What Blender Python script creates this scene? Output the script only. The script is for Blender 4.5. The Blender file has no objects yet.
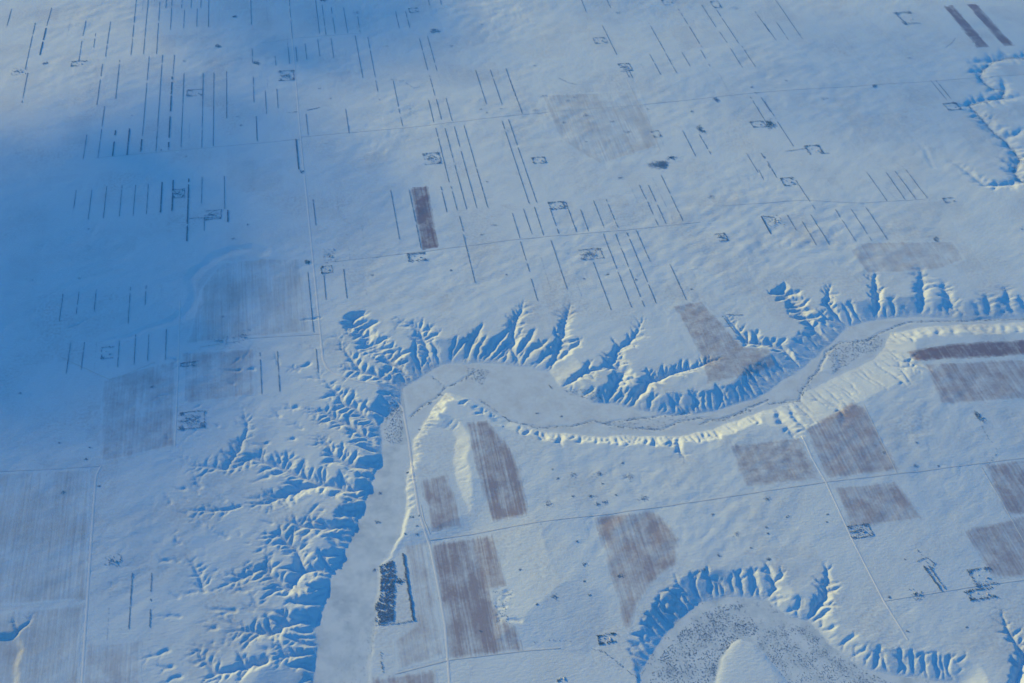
import bpy, math, random
import numpy as np

S = bpy.context.scene
C = S.collection
rnd = random.Random(11)
rng = np.random.default_rng(5)

# ------------------------------------------------------------------ camera, sky, sun, exposure
CAM_H = 10000.0                                # cruising height above the plain, metres
F_PX = 1200.0
PITCH, ROLL, HEAD = (math.radians(a) for a in (42.18, 2.13, 11.74))
FWD = np.array([math.sin(HEAD)*math.cos(PITCH), math.cos(HEAD)*math.cos(PITCH), -math.sin(PITCH)])
_r = np.array([math.cos(HEAD), -math.sin(HEAD), 0.0]); _u = np.cross(_r, FWD)
RIGHT = _r*math.cos(ROLL) + _u*math.sin(ROLL); UP = -_r*math.sin(ROLL) + _u*math.cos(ROLL)
from mathutils import Matrix, Vector
cam = bpy.data.cameras.new('camera'); camo = bpy.data.objects.new('camera', cam); C.objects.link(camo)
camo.matrix_world = Matrix(((RIGHT[0], UP[0], -FWD[0], 0), (RIGHT[1], UP[1], -FWD[1], 0),
                            (RIGHT[2], UP[2], -FWD[2], CAM_H), (0, 0, 0, 1)))
cam.sensor_width = 36.0; cam.lens = 36.0*F_PX/1024.0; cam.clip_start = 10.0; cam.clip_end = 400000.0
S.camera = camo

SUN_EL = math.radians(14.0)
SUN_AZ = math.atan2(-0.70, 0.71)               # clockwise from +Y, towards the sun
TO_SUN = np.array([math.sin(SUN_AZ)*math.cos(SUN_EL), math.cos(SUN_AZ)*math.cos(SUN_EL), math.sin(SUN_EL)])
w = bpy.data.worlds.new('World'); S.world = w; w.use_nodes = True
nt = w.node_tree; nt.nodes.clear()
sky = nt.nodes.new('ShaderNodeTexSky'); sky.sky_type = 'NISHITA'; sky.sun_disc = False
sky.sun_elevation = SUN_EL; sky.sun_rotation = SUN_AZ
sky.altitude = 900; sky.air_density = 1.0; sky.dust_density = 0.0; sky.ozone_density = 10
bg = nt.nodes.new('ShaderNodeBackground'); bg.inputs['Strength'].default_value = 0.15
ow = nt.nodes.new('ShaderNodeOutputWorld')
nt.links.new(sky.outputs[0], bg.inputs[0]); nt.links.new(bg.outputs[0], ow.inputs[0])
sl = bpy.data.lights.new('sun', 'SUN'); sl.energy = 3.2; sl.angle = math.radians(0.53); sl.color = (1.0, 0.985, 0.38)
so = bpy.data.objects.new('sun', sl); C.objects.link(so)
so.rotation_euler = Vector(TO_SUN).to_track_quat('Z', 'Y').to_euler(); so.location = (0, 0, 11000)
vs = S.view_settings; vs.view_transform = 'Standard'; vs.look = 'None'; vs.gamma = 1; vs.use_curve_mapping = False
vs.exposure = 0.32
S.cycles.use_denoising = True; S.cycles.volume_bounces = 2; S.cycles.max_bounces = 8

# ------------------------------------------------------------------ pixel -> place on the plain
def at(px, py, z=0.0):
    d = RIGHT*(px-512.0) + UP*(341.5-py) + FWD*F_PX
    k = (CAM_H - z)/-d[2]
    return np.array([d[0]*k, d[1]*k])
ZS = 3.904
def zr(ox, oy, *pts):                          # points read in an enlarged view of the photograph
    return [(ox + x/ZS, oy + y/ZS) for x, y in pts]
def mpp(px, py):                               # metres per pixel across and along the ground
    a = at(px, py); b = at(px+1, py); c = at(px, py+1)
    return np.hypot(*(b-a)), np.hypot(*(c-a))

# ------------------------------------------------------------------ noise
_perm = rng.permutation(512).astype(np.int32); _perm = np.concatenate([_perm, _perm, _perm])
_ga = rng.uniform(0, 2*np.pi, 512).astype(np.float32); _gx, _gy = np.cos(_ga), np.sin(_ga)
def perlin(x, y, seed=0):
    xi = np.floor(x).astype(np.int32); yi = np.floor(y).astype(np.int32)
    xf = (x-xi).astype(np.float32); yf = (y-yi).astype(np.float32)
    u = xf*xf*xf*(xf*(xf*6-15)+10); v = yf*yf*yf*(yf*(yf*6-15)+10)
    def g(i, j, fx, fy):
        h = _perm[_perm[(i+seed*37) & 511] + (j & 511)]
        return _gx[h]*fx + _gy[h]*fy
    a = g(xi, yi, xf, yf); b = g(xi+1, yi, xf-1, yf); c = g(xi, yi+1, xf, yf-1); d = g(xi+1, yi+1, xf-1, yf-1)
    return (a+u*(b-a)) + v*((c+u*(d-c))-(a+u*(b-a)))
def fbm(x, y, o, seed=0, gain=.5):
    t = 0; a = 1.0
    for k in range(o):
        t = t + a*perlin(x*2**k, y*2**k, seed+k*3); a *= gain
    return t

# ------------------------------------------------------------------ the land, metre grid
def axis(a, b, fn):
    o = [a]
    while o[-1] < b: o.append(o[-1] + fn(o[-1]))
    return o
def outer(a, b, n): return list(np.geomspace(1, b, n)*a)
xs = axis(-5600, 14200, lambda x: 14.0 if x < 7300 else 30.0)
ys = axis(4900, 21800, lambda y: float(np.interp(y, [5000, 8500, 12500, 14500, 21000], [11.5, 14.3, 18.5, 31, 46])))
xs = [-60000, -40000, -25000, -15000, -10000, -7500, -6300] + xs + [15000, 17000, 21000, 28000, 40000, 60000]
ys = [-40000, -20000, -8000, -1000, 2000, 3800, 4500] + ys + [22600, 24000, 27000, 32000, 40000, 60000]
xs = np.array(xs); ys = np.array(ys)
NX, NY = len(xs), len(ys)
X, Y = np.meshgrid(xs.astype(np.float32), ys.astype(np.float32))    # [row y, column x]

# gentle swell of the plain
wx = X + 260*perlin(X/900, Y/900, 3); wy = Y + 260*perlin(X/900, Y/900, 4)
plain = 9*perlin(X/2600, Y/2600, 7) + 5*fbm(wx/1100, wy/1100, 2, 9)
hum = np.clip(.75 + 1.2*perlin(X/1900, Y/1900, 21), .5, 1.7)       # where the plain is hummocky
def bump_at(px, py, r, a):
    global hum
    c = at(px, py); hum = hum + a*np.exp(-(((X-c[0])**2+(Y-c[1])**2)/r**2))
bump_at(770, 60, 900, 1.0); bump_at(730, 225, 900, 1.3); bump_at(490, 20, 1200, .9); bump_at(120, 560, 700, .7)
bump_at(600, 140, 700, .8); bump_at(100, 20, 1000, .8); bump_at(790, 240, 600, 1.0); bump_at(750, 530, 600, .8)
# drifts run from lower left to upper right
ua = (X*.87+Y*.5); va = (-X*.5+Y*.87)
plain += 1.2*hum*(4.6*fbm(wx/420, wy/420, 2, 31) + 2.7*perlin(ua/360, va/120, 41) - 1.5*np.maximum(0, .13-np.abs(perlin(wx/520+.8*perlin(X/190, Y/190, 49), wy/260+.8*perlin(X/170, Y/170, 50), 48)))/.13*np.clip(.4+2*perlin(X/800, Y/800, 53), 0, 1) + 1.0*perlin(wx/130, wy/130, 45) + .4*perlin(ua/160, va/55, 47))
fine = 1.7*perlin(ua/170, va/75, 51) + .5*perlin(X/44, Y/44, 52)
pock = np.clip(.5+1.6*perlin(X/700, Y/700, 57), 0, 1)*np.clip(hum, 0, 1.2)        # sloughs and small hollows
plain -= pock*6.0*np.maximum(0, perlin(wx/120, wy/120, 58)-.12) + .5*pock*5.0*np.maximum(0, perlin(X/62, Y/62, 59)-.15)
H = plain.copy()

WX = X + 34*perlin(X/210, Y/210, 61) + 13*perlin(X/75, Y/75, 62)
WY = Y + 34*perlin(X/210, Y/210, 63) + 13*perlin(X/75, Y/75, 64)

def inside(poly, x, y):
    c = np.zeros(x.shape, bool); n = len(poly)
    for i in range(n):
        x0, y0 = poly[i]; x1, y1 = poly[(i+1) % n]
        if y0 == y1: continue
        c ^= ((y0 > y) != (y1 > y)) & (x < (x1-x0)*(y-y0)/(y1-y0)+x0)
    return c
def win(x0, x1, y0, y1):
    return slice(max(np.searchsorted(ys, y0)-1, 0), np.searchsorted(ys, y1)+1), slice(max(np.searchsorted(xs, x0)-1, 0), np.searchsorted(xs, x1)+1)
def cone(p, q, z0, z1, slope, reach, warp=True, round_=0.0):
    """lower the land to a V along p-q: bed height z0..z1, sides at this slope"""
    iy, ix = win(min(p[0], q[0])-reach-60, max(p[0], q[0])+reach+60, min(p[1], q[1])-reach-60, max(p[1], q[1])+reach+60)
    if iy.start >= iy.stop or ix.start >= ix.stop: return
    gx, gy = (WX[iy, ix], WY[iy, ix]) if warp else (X[iy, ix], Y[iy, ix])
    dx, dy = q[0]-p[0], q[1]-p[1]; L = dx*dx+dy*dy
    if L == 0: return
    t = np.clip(((gx-p[0])*dx+(gy-p[1])*dy)/L, 0, 1)
    d = np.hypot(gx-p[0]-t*dx, gy-p[1]-t*dy)
    z = z0+(z1-z0)*t + slope*(np.sqrt(d*d+round_*round_)-round_)
    H[iy, ix] = np.minimum(H[iy, ix], z)
def basin(pts, z, slope, floor_noise=.6, slopes=None):
    """sink a floor to z inside this outline (pixels of its foot), banks rising at this slope"""
    poly = [at(px, py, z) for px, py in pts]
    pa = np.array(poly); m = 120/slope + 60
    iy, ix = win(pa[:, 0].min()-m, pa[:, 0].max()+m, pa[:, 1].min()-m, pa[:, 1].max()+m)
    ins = inside(poly, WX[iy, ix], WY[iy, ix])
    fl = z + floor_noise*(1.2*perlin(X[iy, ix]/160, Y[iy, ix]/160, 71) + .5*perlin(X[iy, ix]/60, Y[iy, ix]/60, 72))
    H[iy, ix] = np.where(ins, np.minimum(H[iy, ix], fl), H[iy, ix])
    for i in range(len(poly)):
        sl_ = slopes[i] if slopes else slope; cone(poly[i], poly[(i+1) % len(poly)], z, z, sl_, (45-z)/sl_, round_=4)
    return poly

def gully(path, z0, z1, slope=.74, p=1.3, branch=.0, blen=(90, 230), depth=0, round_=2.0, straight=False):
    """a gully from its mouth (path[0], bed z0) up to its head (bed z1), growing side gullies"""
    pts = [np.array(q, float) for q in path]
    out = []
    for a, b in zip(pts[:-1], pts[1:]):
        n = max(1, int(np.hypot(*(b-a))/45))
        for k in range(n): out.append(a+(b-a)*k/n)
    out.append(pts[-1]); out = np.array(out)
    if not straight and len(out) > 2: out[1:-1] += rng.normal(0, 7, out[1:-1].shape)
    s = np.concatenate([[0], np.cumsum(np.hypot(*np.diff(out, axis=0).T))]); L = max(s[-1], 1)
    zb = z0+(z1-z0)*(s/L)**p
    for i in range(len(out)-1): cone(out[i], out[i+1], zb[i], zb[i+1], slope, (14-min(zb[i], zb[i+1]))/slope, round_=round_)
    if branch > 0:
        side = 1
        for i in range(1, len(out)-1):
            deep = 4-zb[i]
            if deep < 7: break
            for side in (-1, 1):
                if rng.random() > branch: continue
                d = out[i+1]-out[i]; a = math.atan2(d[1], d[0]) + side*rng.uniform(.75, 1.35)
                l = rng.uniform(*blen)*min(1, .35+deep/45)
                e = out[i]+np.array([math.cos(a), math.sin(a)])*l; mid = (out[i]+e)/2 + rng.normal(0, l*.08, 2)
                gully([out[i], mid, e], zb[i]+.5, -rng.uniform(0, 3), min(1.05, slope*rng.uniform(.95, 1.3)), 1.1, branch*.5 if depth < 1 and l > 120 else 0, (blen[0]*.5, blen[1]*.5), depth+1, 1.5)
def gp(pts, z0, z1=-2.0, branch=.7, **k):      # traced in pixels, mouth first
    n = len(pts)
    gully([at(px, py, z0+(z1-z0)*i/max(n-1, 1)) for i, (px, py) in enumerate(pts)], z0, z1, branch=branch, **k)
def fringe(pts, z, into, spacing, length, branch=.3, slope=.5, jitter=.45, head=-1.5, p=2.0, lean=0.0):
    """rows of short gullies climbing out of a foot line; into = pixel direction up the bank"""
    poly = [at(px, py, z) for px, py in pts]
    carry = rng.uniform(.2, .8)*spacing
    for a, b in zip(poly[:-1], poly[1:]):
        d = b-a; L = np.hypot(*d); n = np.array([-d[1], d[0]])/max(L, 1)
        m = at(*pts[0]); mi = at(pts[0][0]+into[0], pts[0][1]+into[1])
        if n@(mi-m) < 0: n = -n
        t = carry
        while t < L:
            ang = rng.normal(lean, jitter); l = rng.uniform(*length)
            c, s_ = math.cos(ang), math.sin(ang); v = np.array([n[0]*c-n[1]*s_, n[0]*s_+n[1]*c])
            q = a+d*t/L; e = q+v*l
            gully([q-v*15, (q+e)/2+rng.normal(0, l*.07, 2), e], z, head, slope*rng.uniform(.85, 1.25), p, branch, (60, 150))
            t += spacing*rng.uniform(.7, 1.35)
        carry = t-L

FLOOR = -64.0
foot_up = [(1075, 314), (1024, 317), (982, 321), (923, 317), (877, 320), (848, 326), (831, 344), (804, 368), (782, 381), (766, 394), (740, 404), (710, 412), (676, 417), (658, 415),
           (630, 408), (610, 404), (592, 403), (569, 391), (560, 386), (548, 372), (518, 366), (478, 363), (444, 364), (419, 378), (403, 388)]
foot_west = [(403, 388), (398, 404), (381, 424), (383, 452), (370, 489), (361, 511), (357, 524), (351, 539), (337, 568), (330, 577), (330, 587), (323, 605), (316, 623), (317, 646), (313, 700)]
foot_east = [(364, 700), (368, 655), (375, 626), (377, 567), (391, 556), (400, 536), (406, 510), (406, 483), (412, 462), (414, 440), (424, 425), (432, 408), (447, 393)]
foot_south = [(447, 393), (470, 398), (492, 412), (511, 420), (536, 430), (587, 436), (638, 436), (664, 436), (689, 435), (715, 428), (766, 410), (797, 401), (806, 391), (841, 374),
              (874, 359), (884, 346), (890, 333), (928, 326), (982, 324), (1024, 322), (1075, 320)]
main_outline = foot_up + foot_west[1:] + foot_east + foot_south[1:]
SOUTH = [.45, .42, .42, .40, .40, .40, .40, .40, .40, .36, .22, .15, .13, .13, .17, .30, .32, .32, .32, .32]
basin(main_outline, FLOOR, .50, slopes=[.20]*5+[.17]*4+[.24]*6+[.36]*4+[.17]*4+[.2]+[.26]*3+[.40]*6+[.34]*5+[.12]*4+[.6]*9+SOUTH+[.5])
assert len(main_outline) == 72, len(main_outline)
# low terrace east of the river flat, and the low ground at the bottom of the view
basin([(366, 700), (372, 655), (378, 626), (381, 570), (394, 558), (404, 536), (409, 510), (409, 483), (416, 462), (418, 440), (430, 425), (445, 428), (456, 440), (453, 462), (457, 483), (468, 508), (474, 530), (440, 545), (405, 552)], -44, .26)
basin([(366, 700), (372, 655), (378, 626), (381, 570), (394, 558), (405, 548), (440, 541), (470, 530), (478, 560), (488, 600), (496, 640), (590, 656), (632, 684), (646, 710)], -60, .085)
loop = [(640, 720), (642, 672), (651, 655), (664, 636), (684, 616), (700, 604), (728, 597), (766, 601), (787, 616), (808, 621), (831, 646), (851, 662), (879, 674), (918, 679), (960, 684), (1000, 720)]
basin(loop, FLOOR, .38, slopes=[.4]+[.26]*4+[.22]*2+[.3]*3+[.24]*4+[.4]*3)
# smaller breaks: top right creek, scarp on the left, corner at the bottom left
basin([(-60, 640), (0, 640), (10, 640), (17, 652), (14, 668), (12, 690), (-60, 720)], -24, .45)
scarp = [(182, 316), (192, 306), (195, 290), (190, 281), (200, 268), (213, 258), (232, 250), (250, 248), (262, 252)]
for a, b in zip(scarp[:-1], scarp[1:]): cone(at(*a), at(*b), -15, -15, .12, 230, round_=8)

# big traced gullies (mouth first)
for g in ([(562, 387), (577, 378), (587, 371), (612, 367)], [(607, 403), (614, 388), (625, 373), (612, 366), (617, 350), (633, 340), (643, 318)],
          [(632, 407), (640, 393), (648, 383), (674, 373), (700, 366), (722, 358)], [(518, 366), (512, 348), (514, 330), (525, 298)],
          [(548, 372), (556, 356), (562, 340), (566, 318), (572, 300)], [(877, 318), (877, 300), (874, 278), (876, 268)],
          [(920, 316), (921, 300), (923, 285), (918, 262)], [(848, 326), (838, 318), (825, 303), (833, 283)],
          [(954, 318), (951, 304), (943, 288), (948, 278)], [(989, 320), (988, 305), (986, 290)], [(1012, 317), (1010, 304), (1004, 284)],
          [(800, 369), (786, 352), (770, 345), (746, 343), (730, 322), (723, 314)], [(831, 344), (812, 328), (797, 308), (780, 292)]):
    gp(g, FLOOR, branch=.6, p=1.5)
for g in ([(370, 489), (357, 491), (319, 486), (281, 468), (255, 459), (225, 470), (195, 466), (170, 452)], [(319, 486), (288, 494), (265, 504), (240, 508)],
          [(380, 427), (365, 417), (343, 402), (332, 388), (322, 376)], [(378, 445), (362, 434), (345, 424), (322, 412), (300, 414)], [(372, 470), (350, 466), (330, 452), (318, 432)],
          [(330, 573), (314, 571), (304, 572), (288, 590), (263, 570), (240, 578), (205, 592)], [(304, 572), (296, 548), (276, 535), (258, 533)], [(355, 525), (332, 528), (301, 527), (280, 518)],
          [(316, 625), (300, 622), (270, 634), (240, 632), (222, 633)], [(318, 650), (296, 655), (268, 662)], [(414, 380), (398, 368), (380, 352), (366, 340), (350, 318)],
          [(419, 378), (428, 352), (420, 330), (396, 318)], [(403, 388), (385, 380), (362, 372), (338, 366)]):
    gp(g, FLOOR+4, branch=.75, slope=.68, p=1.5, blen=(90, 300))
gp([(266, 662), (245, 668), (215, 675), (197, 651), (178, 662)], -40, branch=.5)
gp([(225, 470), (240, 448), (248, 425), (240, 400)], -38, branch=.5)
gp([(362, 372), (345, 352), (335, 335)], -34, branch=.5); gp([(205, 592), (190, 560), (175, 548)], -26, branch=.6); gp([(240, 508), (210, 512), (182, 508)], -24, branch=.5)
gp([(12, 640), (22, 628), (36, 614)], -24, branch=.2)
# lower right
for g in ([(808, 619), (826, 596), (828, 580), (822, 558)], [(768, 598), (776, 588), (770, 574), (762, 560)], [(918, 678), (914, 664), (906, 650)], [(876, 672), (875, 660), (872, 648)],
          [(955, 686), (962, 668), (950, 655)], [(1010, 700), (1024, 660), (1006, 630), (998, 605)], [(652, 652), (646, 636), (640, 622)], [(700, 604), (688, 592), (672, 580)]):
    gp(g, FLOOR+3, branch=.45)
gp([(676, 437), (681, 452), (688, 462)], FLOOR+12, branch=.5); gp([(884, 352), (898, 362), (905, 376), (912, 386)], FLOOR+12, branch=.5); gp([(905, 362), (920, 366), (932, 372)], -40, branch=.2)
gp([(933, 168), (926, 152), (905, 130), (884, 112)], -12, branch=.15, slope=.2)
gp([(182, 314), (172, 322), (150, 328), (130, 336), (100, 342)], -14, branch=.1, slope=.12)
for a, b in (((320, 318), (300, 322)), ((70, 328), (108, 310))): gp([a, b], -10, branch=.4)

# rows of short gullies on every bank
fringe(foot_up[0:6], FLOOR, (0, -10), 100, (260, 480), .4, .58, .25)
fringe(foot_up[5:10], FLOOR, (-8, -8), 88, (260, 520), .45, .58, .2)
fringe([(780, 292), (797, 308), (812, 328), (831, 344)], -50, (8, -8), 84, (120, 330), .3, .6, .3); fringe([(780, 292), (797, 308), (812, 328), (831, 344)], -50, (-8, 8), 84, (110, 260), .3, .6, .3)
fringe([(746, 343), (770, 345), (786, 352)], -40, (4, -8), 80, (110, 280), .3, .6, .3)
fringe(foot_up[9:16], FLOOR, (0, -10), 80, (220, 400), .3, .6, .2)
fringe(foot_up[15:20], FLOOR, (0, -10), 105, (130, 280), .35, .7)
fringe(foot_up[19:24], FLOOR, (0, -10), 105, (420, 800), .3, .62, .10, p=1.8, lean=-.5)
fringe(foot_up[20:25], FLOOR, (0, -10), 95, (260, 480), .1, .62, .15, p=1.8, lean=-.4)
fringe([(350, 318), (366, 340), (380, 352), (398, 368)], -50, (8, -5), 95, (150, 380), .5, .65); fringe([(350, 318), (366, 340), (380, 352), (398, 368)], -50, (-8, 5), 95, (120, 340), .5, .65)
fringe(foot_west[0:8], FLOOR, (-10, 0), 90, (180, 400), .45, .65, .3)
fringe(foot_west[7:15], FLOOR, (-10, 0), 90, (180, 420), .5, .65, .3)
fringe(foot_south[1:5], FLOOR, (-2, 10), 62, (140, 240), .2, .7, .25)
fringe(foot_south[4:11], FLOOR, (0, 10), 58, (140, 250), .2, .7, .25)
fringe(foot_south[10:16], FLOOR, (8, 8), 84, (380, 620), .5, .5, .2, p=1.6)
fringe(foot_south[15:21], FLOOR, (0, 10), 68, (180, 300), .3, .6, .25)
fringe([(445, 428), (456, 440), (453, 462), (457, 483), (468, 508), (474, 528)], -44, (10, 0), 56, (90, 170), 0, .55, .2, head=-8)
fringe(loop[1:8], FLOOR, (-5, -10), 86, (240, 400), .4, .6, .2); fringe(loop[7:11], FLOOR, (6, -10), 84, (180, 340), .4, .62, .25); fringe(loop[10:15], FLOOR, (3, -10), 80, (220, 340), .3, .6, .2)
fringe([(412, 462), (414, 440), (424, 425), (432, 408), (447, 393)], FLOOR, (10, 3), 42, (60, 130), 0, .8, .2, head=-42)
fringe([(406, 510), (406, 483), (414, 450)], FLOOR, (10, 0), 50, (60, 120), .1, .5, head=-45)
fringe([(590, 656), (632, 684)], -60, (3, -10), 80, (110, 220), .2, .5)
gp([(1045, 186), (1020, 182), (1014, 172), (1020, 160), (1012, 150), (1004, 140), (994, 133), (984, 122), (975, 112), (968, 106), (980, 102), (1000, 100), (1004, 92), (990, 88), (980, 80), (982, 70), (992, 63), (1008, 58), (1040, 60)], -40, -30, branch=.75, slope=.5, blen=(110, 330), p=1)
gp([(1014, 184), (1000, 187), (985, 186), (974, 178), (964, 170), (952, 162), (938, 160)], -36, -4, branch=.7, slope=.5, p=1.5)
for g in ([(992, 63), (980, 62), (968, 64)], [(982, 76), (974, 72), (966, 74)], [(968, 106), (962, 107), (955, 104)], [(994, 133), (988, 130), (982, 131)], [(1004, 140), (1014, 136), (1030, 126)], [(1012, 150), (1020, 148), (1034, 150)], [(1004, 92), (1004, 82), (998, 76)], [(1000, 100), (1012, 98), (1030, 95)]): gp(g, -36, branch=.6, slope=.5, p=1.6)
# scattered shallow rills on the plain between the breaks
for k in range(170):
    px, py = rnd.uniform(165, 330), rnd.uniform(350, 680)
    a = at(px, py); an = rng.normal(2.9, .6); l = rng.uniform(120, 420)
    gully([a, a+np.array([math.cos(an), math.sin(an)])*l], -rng.uniform(5, 17), 3, .42, 1.0, .4, (60, 170))

for k in range(26):
    a = at(rnd.uniform(494, 512), rnd.uniform(590, 624), -50); an = rng.uniform(0, 6.28); l = rng.uniform(30, 110); zc_ = float(H[np.searchsorted(ys, a[1]), np.searchsorted(xs, a[0])])
    cone(a, a+np.array([math.cos(an), math.sin(an)])*l, zc_-rng.uniform(4, 9), zc_-2, .45, 30)
# loop spur and other raised ground
def knoll(pts, zfoot, height, slope):
    poly = [at(px, py, zfoot) for px, py in pts]; pa = np.array(poly)
    iy, ix = win(pa[:, 0].min(), pa[:, 0].max(), pa[:, 1].min(), pa[:, 1].max())
    gx, gy = WX[iy, ix], WY[iy, ix]; ins = inside(poly, gx, gy); dm = np.full(gx.shape, 1e9)
    for i in range(len(poly)):
        p, q = poly[i], poly[(i+1) % len(poly)]; dx, dy = q-p; L = max(dx*dx+dy*dy, 1)
        t = np.clip(((gx-p[0])*dx+(gy-p[1])*dy)/L, 0, 1); dm = np.minimum(dm, np.hypot(gx-p[0]-t*dx, gy-p[1]-t*dy))
    up = height*(1-np.exp(-dm*slope/height))*ins
    H[iy, ix] = np.where(ins, np.maximum(H[iy, ix], zfoot+up), H[iy, ix])
knoll([(713, 720), (715, 683), (720, 661), (731, 644), (742, 640), (756, 646), (770, 660), (790, 684), (800, 720)], FLOOR, 15, .40)
knoll([(818, 372), (822, 352), (830, 348), (842, 366), (832, 374)], FLOOR, 5, .2)

# frozen creek cut into the flat
creeks = [[(480, 400), (510, 421), (540, 428), (574, 426), (594, 421), (620, 427), (662, 430), (678, 422), (700, 418), (722, 421), (748, 408), (768, 400)],
          [(768, 404), (800, 401), (804, 388), (818, 370), (826, 352), (840, 343), (868, 340), (880, 333), (896, 326), (910, 322), (960, 321), (1030, 319)],
          [(432, 377), (446, 387), (460, 382), (474, 372)], [(600, 424), (640, 418), (668, 416), (690, 413)], [(446, 387), (436, 398), (420, 408), (410, 418)], [(700, 424), (730, 416), (752, 410)]]
for c in creeks:
    q = [at(px, py, FLOOR) for px, py in c]
    for a, b in zip(q[:-1], q[1:]): cone(a, b, FLOOR-4.5, FLOOR-4.5, .35, 30, round_=3)

# snow rounds every edge a little; small drifts everywhere
def blur(a):
    b = a.copy(); b[1:-1] = .25*a[:-2]+.5*a[1:-1]+.25*a[2:]; c = b.copy(); c[:, 1:-1] = .25*b[:, :-2]+.5*b[:, 1:-1]+.25*b[:, 2:]; return c
H = .7*H + .3*blur(H)
H = H + fine*np.clip(.06+hum*.30+.9*perlin(X/520, Y/520, 55), .06, .85)*np.where(H < FLOOR+3, .35, 1)

def ground(x, y):
    x = np.asarray(x, float); y = np.asarray(y, float)
    j = np.clip(np.searchsorted(xs, x)-1, 0, NX-2); i = np.clip(np.searchsorted(ys, y)-1, 0, NY-2)
    u = (x-xs[j])/(xs[j+1]-xs[j]); v = (y-ys[i])/(ys[i+1]-ys[i])
    return (H[i, j]*(1-u)+H[i, j+1]*u)*(1-v) + (H[i+1, j]*(1-u)+H[i+1, j+1]*u)*v
def on(px, py):
    z = 0.0
    for k in range(4): p = at(px, py, z); z = float(ground(p[0], p[1]))
    return at(px, py, z)

# ------------------------------------------------------------------ materials
def mat(name):
    m = bpy.data.materials.new(name); m.use_nodes = True; n = m.node_tree.nodes; n.clear()
    o = n.new('ShaderNodeOutputMaterial'); b = n.new('ShaderNodeBsdfPrincipled'); m.node_tree.links.new(b.outputs[0], o.inputs[0])
    b.inputs['Roughness'].default_value = .8; b.inputs['Specular IOR Level'].default_value = .15
    return m, m.node_tree, b
def node(t, kind, **k):
    n = t.nodes.new(kind)
    for a, v in k.items():
        if a in n.inputs: n.inputs[a].default_value = v
        else: setattr(n, a, v)
    return n
def noise(t, vec, scale, detail=4, rough=.55, sc=(1, 1, 1), rot=0):
    mp = node(t, 'ShaderNodeMapping'); mp.inputs['Scale'].default_value = tuple(s*scale for s in sc); mp.inputs['Rotation'].default_value = (0, 0, rot)
    t.links.new(vec, mp.inputs[0]); n = node(t, 'ShaderNodeTexNoise', Scale=1.0, Detail=detail, Roughness=rough); t.links.new(mp.outputs[0], n.inputs[0]); return n.outputs[0]
def ramp(t, fac, stops):
    r = node(t, 'ShaderNodeValToRGB'); e = r.color_ramp.elements
    while len(e) < len(stops): e.new(.5)
    for k, (p, c) in enumerate(stops): e[k].position = p; e[k].color = c if len(c) == 4 else (*c, 1)
    t.links.new(fac, r.inputs[0]); return r.outputs[0]
def mixc(t, fac, a, b):
    m = node(t, 'ShaderNodeMix'); m.data_type = 'RGBA'
    t.links.new(fac, m.inputs[0])
    for v, i in ((a, 6), (b, 7)):
        if isinstance(v, tuple): m.inputs[i].default_value = (*v, 1)
        else: t.links.new(v, m.inputs[i])
    return m.outputs[2]
def math_(t, op, a, b=None):
    m = node(t, 'ShaderNodeMath'); m.operation = op
    for i, v in enumerate((a, b)):
        if v is None: continue
        if isinstance(v, (int, float)): m.inputs[i].default_value = v
        else: t.links.new(v, m.inputs[i])
    return m.outputs[0]
def pos(t): return node(t, 'ShaderNodeNewGeometry').outputs['Position']
def bump(t, b, h, dist, strength=1.0):
    n = node(t, 'ShaderNodeBump', Strength=strength, Distance=dist); t.links.new(h, n.inputs['Height']); t.links.new(n.outputs[0], b.inputs['Normal'])

SNOW = (.80, .855, .89); GRASS = (.30, .245, .18)
m_snow, t, b = mat('wind_packed_snow'); P = pos(t)
drift = noise(t, P, 1/60, 5, .6, (1.0, 2.2, 1), .5); grain = noise(t, P, 1/22, 3, .6)
patch = noise(t, P, 1/900, 5, .62); speck = noise(t, P, 1/34, 3, .7)
thin = math_(t, 'MULTIPLY', ramp(t, patch, [(.46, (0, 0, 0)), (.66, (1, 1, 1))]), ramp(t, speck, [(.42, (0, 0, 0)), (.70, (1, 1, 1))]))
sx = node(t, 'ShaderNodeVectorMath'); sx.operation = 'DIVIDE'; sx.inputs[1].default_value = (402.0, 804.0, 1e6)
wob = node(t, 'ShaderNodeVectorMath'); wob.operation = 'FLOOR'; t.links.new(P, sx.inputs[0]); t.links.new(sx.outputs[0], wob.inputs[0])
wn = node(t, 'ShaderNodeTexWhiteNoise'); t.links.new(wob.outputs[0], wn.inputs[0])
parcel = math_(t, 'MULTIPLY', ramp(t, wn.outputs[0], [(.55, (0, 0, 0)), (1.0, (1, 1, 1))]), math_(t, 'MULTIPLY', ramp(t, speck, [(.30, (0, 0, 0)), (.75, (1, 1, 1))]), ramp(t, patch, [(.38, (0, 0, 0)), (.60, (1, 1, 1))])))
cover = math_(t, 'MAXIMUM', math_(t, 'MULTIPLY', thin, .5), math_(t, 'MULTIPLY', parcel, .55))
t.links.new(mixc(t, cover, SNOW, (.42, .34, .31)), b.inputs['Base Color'])
bump(t, b, math_(t, 'ADD', drift, math_(t, 'MULTIPLY', grain, .3)), 4.5, .8)

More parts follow.
